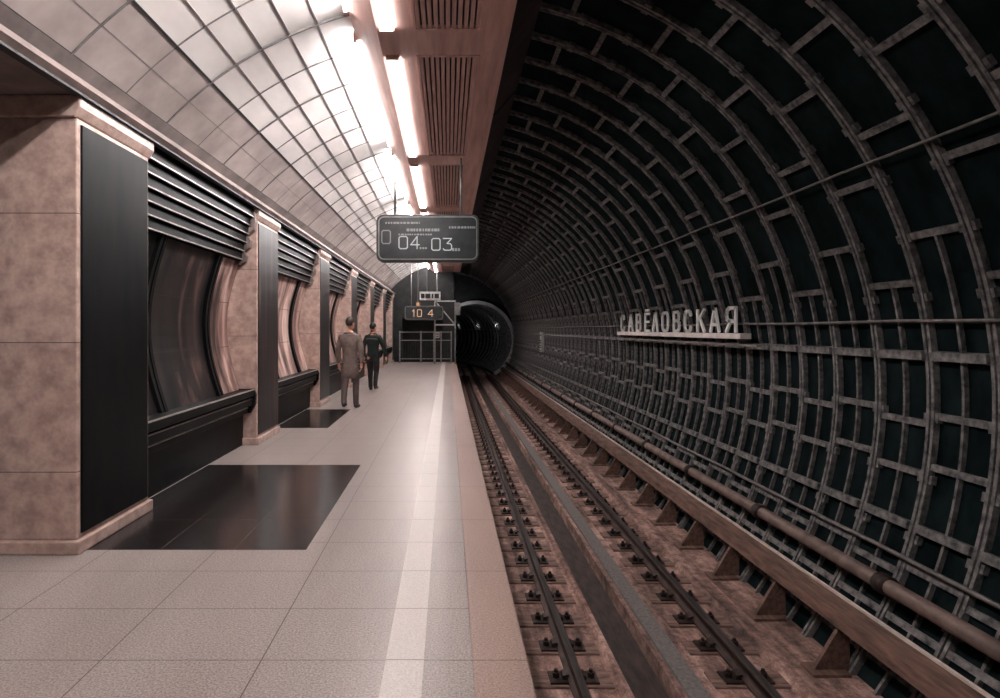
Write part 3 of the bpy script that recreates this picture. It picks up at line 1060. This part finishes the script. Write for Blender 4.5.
def ellipsoid(c, r, rot=None, seg=16, cut=None):
    bm = bmesh.new()
    bmesh.ops.create_uvsphere(bm, u_segments=seg, v_segments=seg // 2 + 2, radius=1.0)
    R = rot or Matrix.Identity(3)
    for v in bm.verts:
        v.co = R @ Vector((v.co.x * r[0], v.co.y * r[1], v.co.z * r[2])) + Vector(c)
    if cut:
        doomed = [v for v in bm.verts if cut(v.co)]
        bmesh.ops.delete(bm, geom=doomed, context='VERTS')
    me = bpy.data.meshes.new('lump')
    bm.to_mesh(me)
    bm.free()
    for p in me.polygons:
        p.use_smooth = True
    return me


def make_person(loc, rz, label, mats, stride, arm_l, arm_r, head_turn, coat_len, scale=1.0):
    """faces +y; figure 1.82 m tall. stride: forward offset of left / right foot; arm_x: (out, forward) of the hand"""
    hip = 0.93
    neck = (0, 0.01, 1.50)
    feet = {}
    legs = {}
    for s, side in ((-1, 'l'), (1, 'r')):
        f = stride[side]
        lift = 0.05 if f < -0.1 else 0.0
        knee = (s * 0.095, f * 0.45 + 0.05, 0.50)
        ank = (s * 0.09, f, 0.10 + lift)
        legs[side] = (knee, ank)
    head_c = Vector((0.0, 0.045, 1.69))
    R = Matrix.Rotation(head_turn, 3, 'Z')
    arms = {}
    for s, side, (out, fwd) in ((-1, 'l', arm_l), (1, 'r', arm_r)):
        sh = Vector((s * 0.172, 0, 1.425))
        wr = Vector((s * (0.22 + out), fwd, 0.90))
        el = (sh + wr) / 2 + Vector((s * 0.035, -0.05, 0.02))
        arms[side] = (sh, el, wr)
    # ---- body: one surface
    def leg_chain(side, s, grow=0.0, stop=None):
        k, a = legs[side]
        ch = [('pelvis', (0, 0, hip), (0.13 + grow, 0.10 + grow)),
              ('hip' + side, (s * 0.09, 0.0, 0.86), 0.088 + grow),
              ('th' + side, ((s * 0.095 + k[0]) / 2, k[1] * 0.5, 0.69), 0.078 + grow),
              ('kn' + side, k, 0.058 + grow),
              ('cf' + side, ((k[0] + a[0]) / 2, (k[1] + a[1]) / 2 - 0.015, (k[2] + a[2]) / 2 + 0.05), 0.054 + grow),
              ('an' + side, a, 0.040 + grow)]
        return ch
    torso = [('pelvis', (0, 0, hip), (0.13, 0.10)), ('waist', (0, 0.0, 1.08), (0.125, 0.095)), ('chest', (0, 0.0, 1.28), (0.155, 0.11)),
             ('upper', (0, 0.0, 1.42), (0.13, 0.09)), ('neck', neck, 0.058), ('skull0', (0, 0.03, 1.58), 0.062)]
    def arm_chain(side, s, grow=0.0):
        sh, el, wr = arms[side]
        return [('upper', (0, 0, 1.42), (0.13, 0.09)), ('sh' + side, tuple(sh), 0.060 + grow), ('ua' + side, tuple((sh + el) / 2), 0.052 + grow),
                ('el' + side, tuple(el), 0.043 + grow), ('fa' + side, tuple((el + wr) / 2), 0.040 + grow), ('wr' + side, tuple(wr), 0.027 + grow)]
    chains = [torso]
    for side, s in (('l', -1), ('r', 1)):
        k, a = legs[side]
        ch = leg_chain(side, s)
        ch += [('foot' + side, (a[0] + s * 0.01, a[1] + 0.09, a[2] - 0.055), 0.036), ('toe' + side, (a[0] + s * 0.015, a[1] + 0.17, a[2] - 0.065), 0.028)]
        chains.append(ch)
        sh, el, wr = arms[side]
        d = (wr - el).normalized()
        ac = arm_chain(side, s)
        ac += [('pm' + side, tuple(wr + d * 0.045), (0.020, 0.036)), ('pe' + side, tuple(wr + d * 0.085), (0.016, 0.036))]
        chains.append(ac)
    pieces = [skin_mesh(chains)]
    # head: skull, jaw, nose, ears in one lump with the neck
    def H(x, y, z):
        return head_c + R @ Vector((x, y, z))
    pieces.append(ellipsoid(H(0, -0.005, 0.02), (0.075, 0.095, 0.105), R))
    pieces.append(ellipsoid(H(0, 0.03, -0.055), (0.055, 0.062, 0.065), R))
    pieces.append(ellipsoid(H(0, 0.095, -0.015), (0.013, 0.022, 0.024), R, 10))
    pieces.append(ellipsoid(H(0, 0.082, -0.062), (0.024, 0.010, 0.008), R, 10))
    for s in (-1, 1):
        pieces.append(ellipsoid(H(s * 0.076, -0.005, 0.0), (0.010, 0.020, 0.032), R, 10))
        pieces.append(ellipsoid(H(s * 0.031, 0.082, 0.008), (0.013, 0.010, 0.009), R, 10))
    # fingers and thumb, each its own bent chain rooted in the palm
    for side, s in (('l', -1), ('r', 1)):
        sh, el, wr = arms[side]
        d = (wr - el).normalized()
        fw = Vector((0, 1, 0))
        inn = Vector((-s, 0, 0))
        fw = (fw - d * fw.dot(d)).normalized()
        inn = (inn - d * inn.dot(d)).normalized()
        for i, ln in enumerate((0.070, 0.080, 0.074, 0.058)):
            base = wr + d * 0.085 + fw * (0.027 - 0.018 * i)
            p1 = base + d * ln * 0.45 + inn * 0.006
            p2 = p1 + d * ln * 0.30 + inn * 0.016
            p3 = p2 + d * ln * 0.22 + inn * 0.020
            mb = MB(); mb.tube([base - d * 0.02, base, p1, p2, p3], [0.009, 0.009, 0.0085, 0.0078, 0.005], 8)
            me = bpy.data.meshes.new('finger'); me.from_pydata(mb.v, [], mb.f); pieces.append(me)
        base = wr + d * 0.03 + fw * 0.025
        p1 = base + d * 0.030 + fw * 0.022 + inn * 0.012
        p2 = p1 + d * 0.028 + fw * 0.006 + inn * 0.010
        mb = MB(); mb.tube([base - fw * 0.015, base, p1, p2], [0.012, 0.012, 0.010, 0.006], 8)
        me = bpy.data.meshes.new('thumb'); me.from_pydata(mb.v, [], mb.f); pieces.append(me)
    person = put(merge(pieces), 'person', mats['skin'])
    tag(person, label, 'person')
    # ---- clothing
    g = 0.014
    jt = [('hem', (0, -0.005, coat_len), (0.200 if coat_len > 0.8 else 0.215, 0.145)), ('pelvis', (0, 0, hip + 0.08), (0.168, 0.125)), ('waist', (0, 0, 1.12), (0.160, 0.120)),
          ('chest', (0, 0, 1.28), (0.192, 0.135)), ('upper', (0, 0, 1.42), (0.155, 0.108)), ('yoke', (0, 0.0, 1.475), (0.115, 0.09)), ('collar', (0, 0.005, 1.535), 0.082)]
    ch = [jt]
    for side, s in (('l', -1), ('r', 1)):
        a = arm_chain(side, s, 0.020)
        a[0] = ('upper', (0, 0, 1.42), (0.155, 0.108))
        ch.append(a)
    jk = put(skin_mesh(ch), 'jacket', mats['jacket'], person)
    tr = [[('pelvis', (0, 0, hip), (0.148, 0.115)), ('top', (0, 0, hip + 0.08), (0.142, 0.11))]]
    for side, s in (('l', -1), ('r', 1)):
        c = leg_chain(side, s, 0.016)
        c[0] = ('pelvis', (0, 0, hip), (0.148, 0.115))
        k, a = legs[side]
        c[-1] = ('an' + side, (a[0], a[1], a[2] + 0.02), 0.060)
        c.append(('cuff' + side, (a[0], a[1] + 0.01, a[2] - 0.055), 0.064))
        tr.append(c)
    put(skin_mesh(tr), 'trousers', mats['trousers'], person)
    for side, s in (('l', -1), ('r', 1)):
        k, a = legs[side]
        parts = [ellipsoid((a[0], a[1] + 0.005, a[2] - 0.045), (0.046, 0.060, 0.055)),
                 ellipsoid((a[0] + s * 0.012, a[1] + 0.105, a[2] - 0.063), (0.050, 0.115, 0.037)),]
        put(merge(parts), 'shoe', mats['shoe'], person)
    hair = merge([ellipsoid(H(0, -0.018, 0.036), (0.084, 0.100, 0.106), R, 20, cut=lambda v: (R.inverted() @ (v - head_c)).z < -0.045 or ((R.inverted() @ (v - head_c)).y > 0.045 and (R.inverted() @ (v - head_c)).z < 0.065))])
    put(hair, 'hair', mats['hair'], person)
    if mats.get('yoke'):
        mb = MB(); mb.tube([(-0.15, -0.112, 1.385), (-0.07, -0.137, 1.392), (0.0, -0.142, 1.392), (0.07, -0.137, 1.388), (0.15, -0.112, 1.378)], 0.006, 6)
        mb.build('piping', mats['yoke'], jk)
    person.location = loc
    person.rotation_euler = (0, 0, rz)
    person.scale = (scale,) * 3
    return person


make_person((cx(373, 16.1), 16.1, 0.0), math.radians(-6),
            'person in a dark jacket and trousers walking away along the platform wall',
            dict(skin=M['skin'], jacket=M['jacket'], trousers=M['trouser'], hair=M['hair'], shoe=M['shoe'], yoke=M['yoke']),
            {'l': 0.10, 'r': -0.12}, (0.03, -0.02), (0.11, 0.10), math.radians(-35), 0.86)
make_person((cx(350, 12.4), 12.4, 0.0), math.radians(-4),
            'person in a long grey coat walking away behind the one in dark clothes',
            dict(skin=M['skin'], jacket=M['coat'], trousers=M['grey_trouser'], hair=M['brown_hair'], shoe=M['shoe']),
            {'l': -0.14, 'r': 0.14}, (0.02, 0.06), (0.02, -0.06), math.radians(-30), 0.58, 1.04)
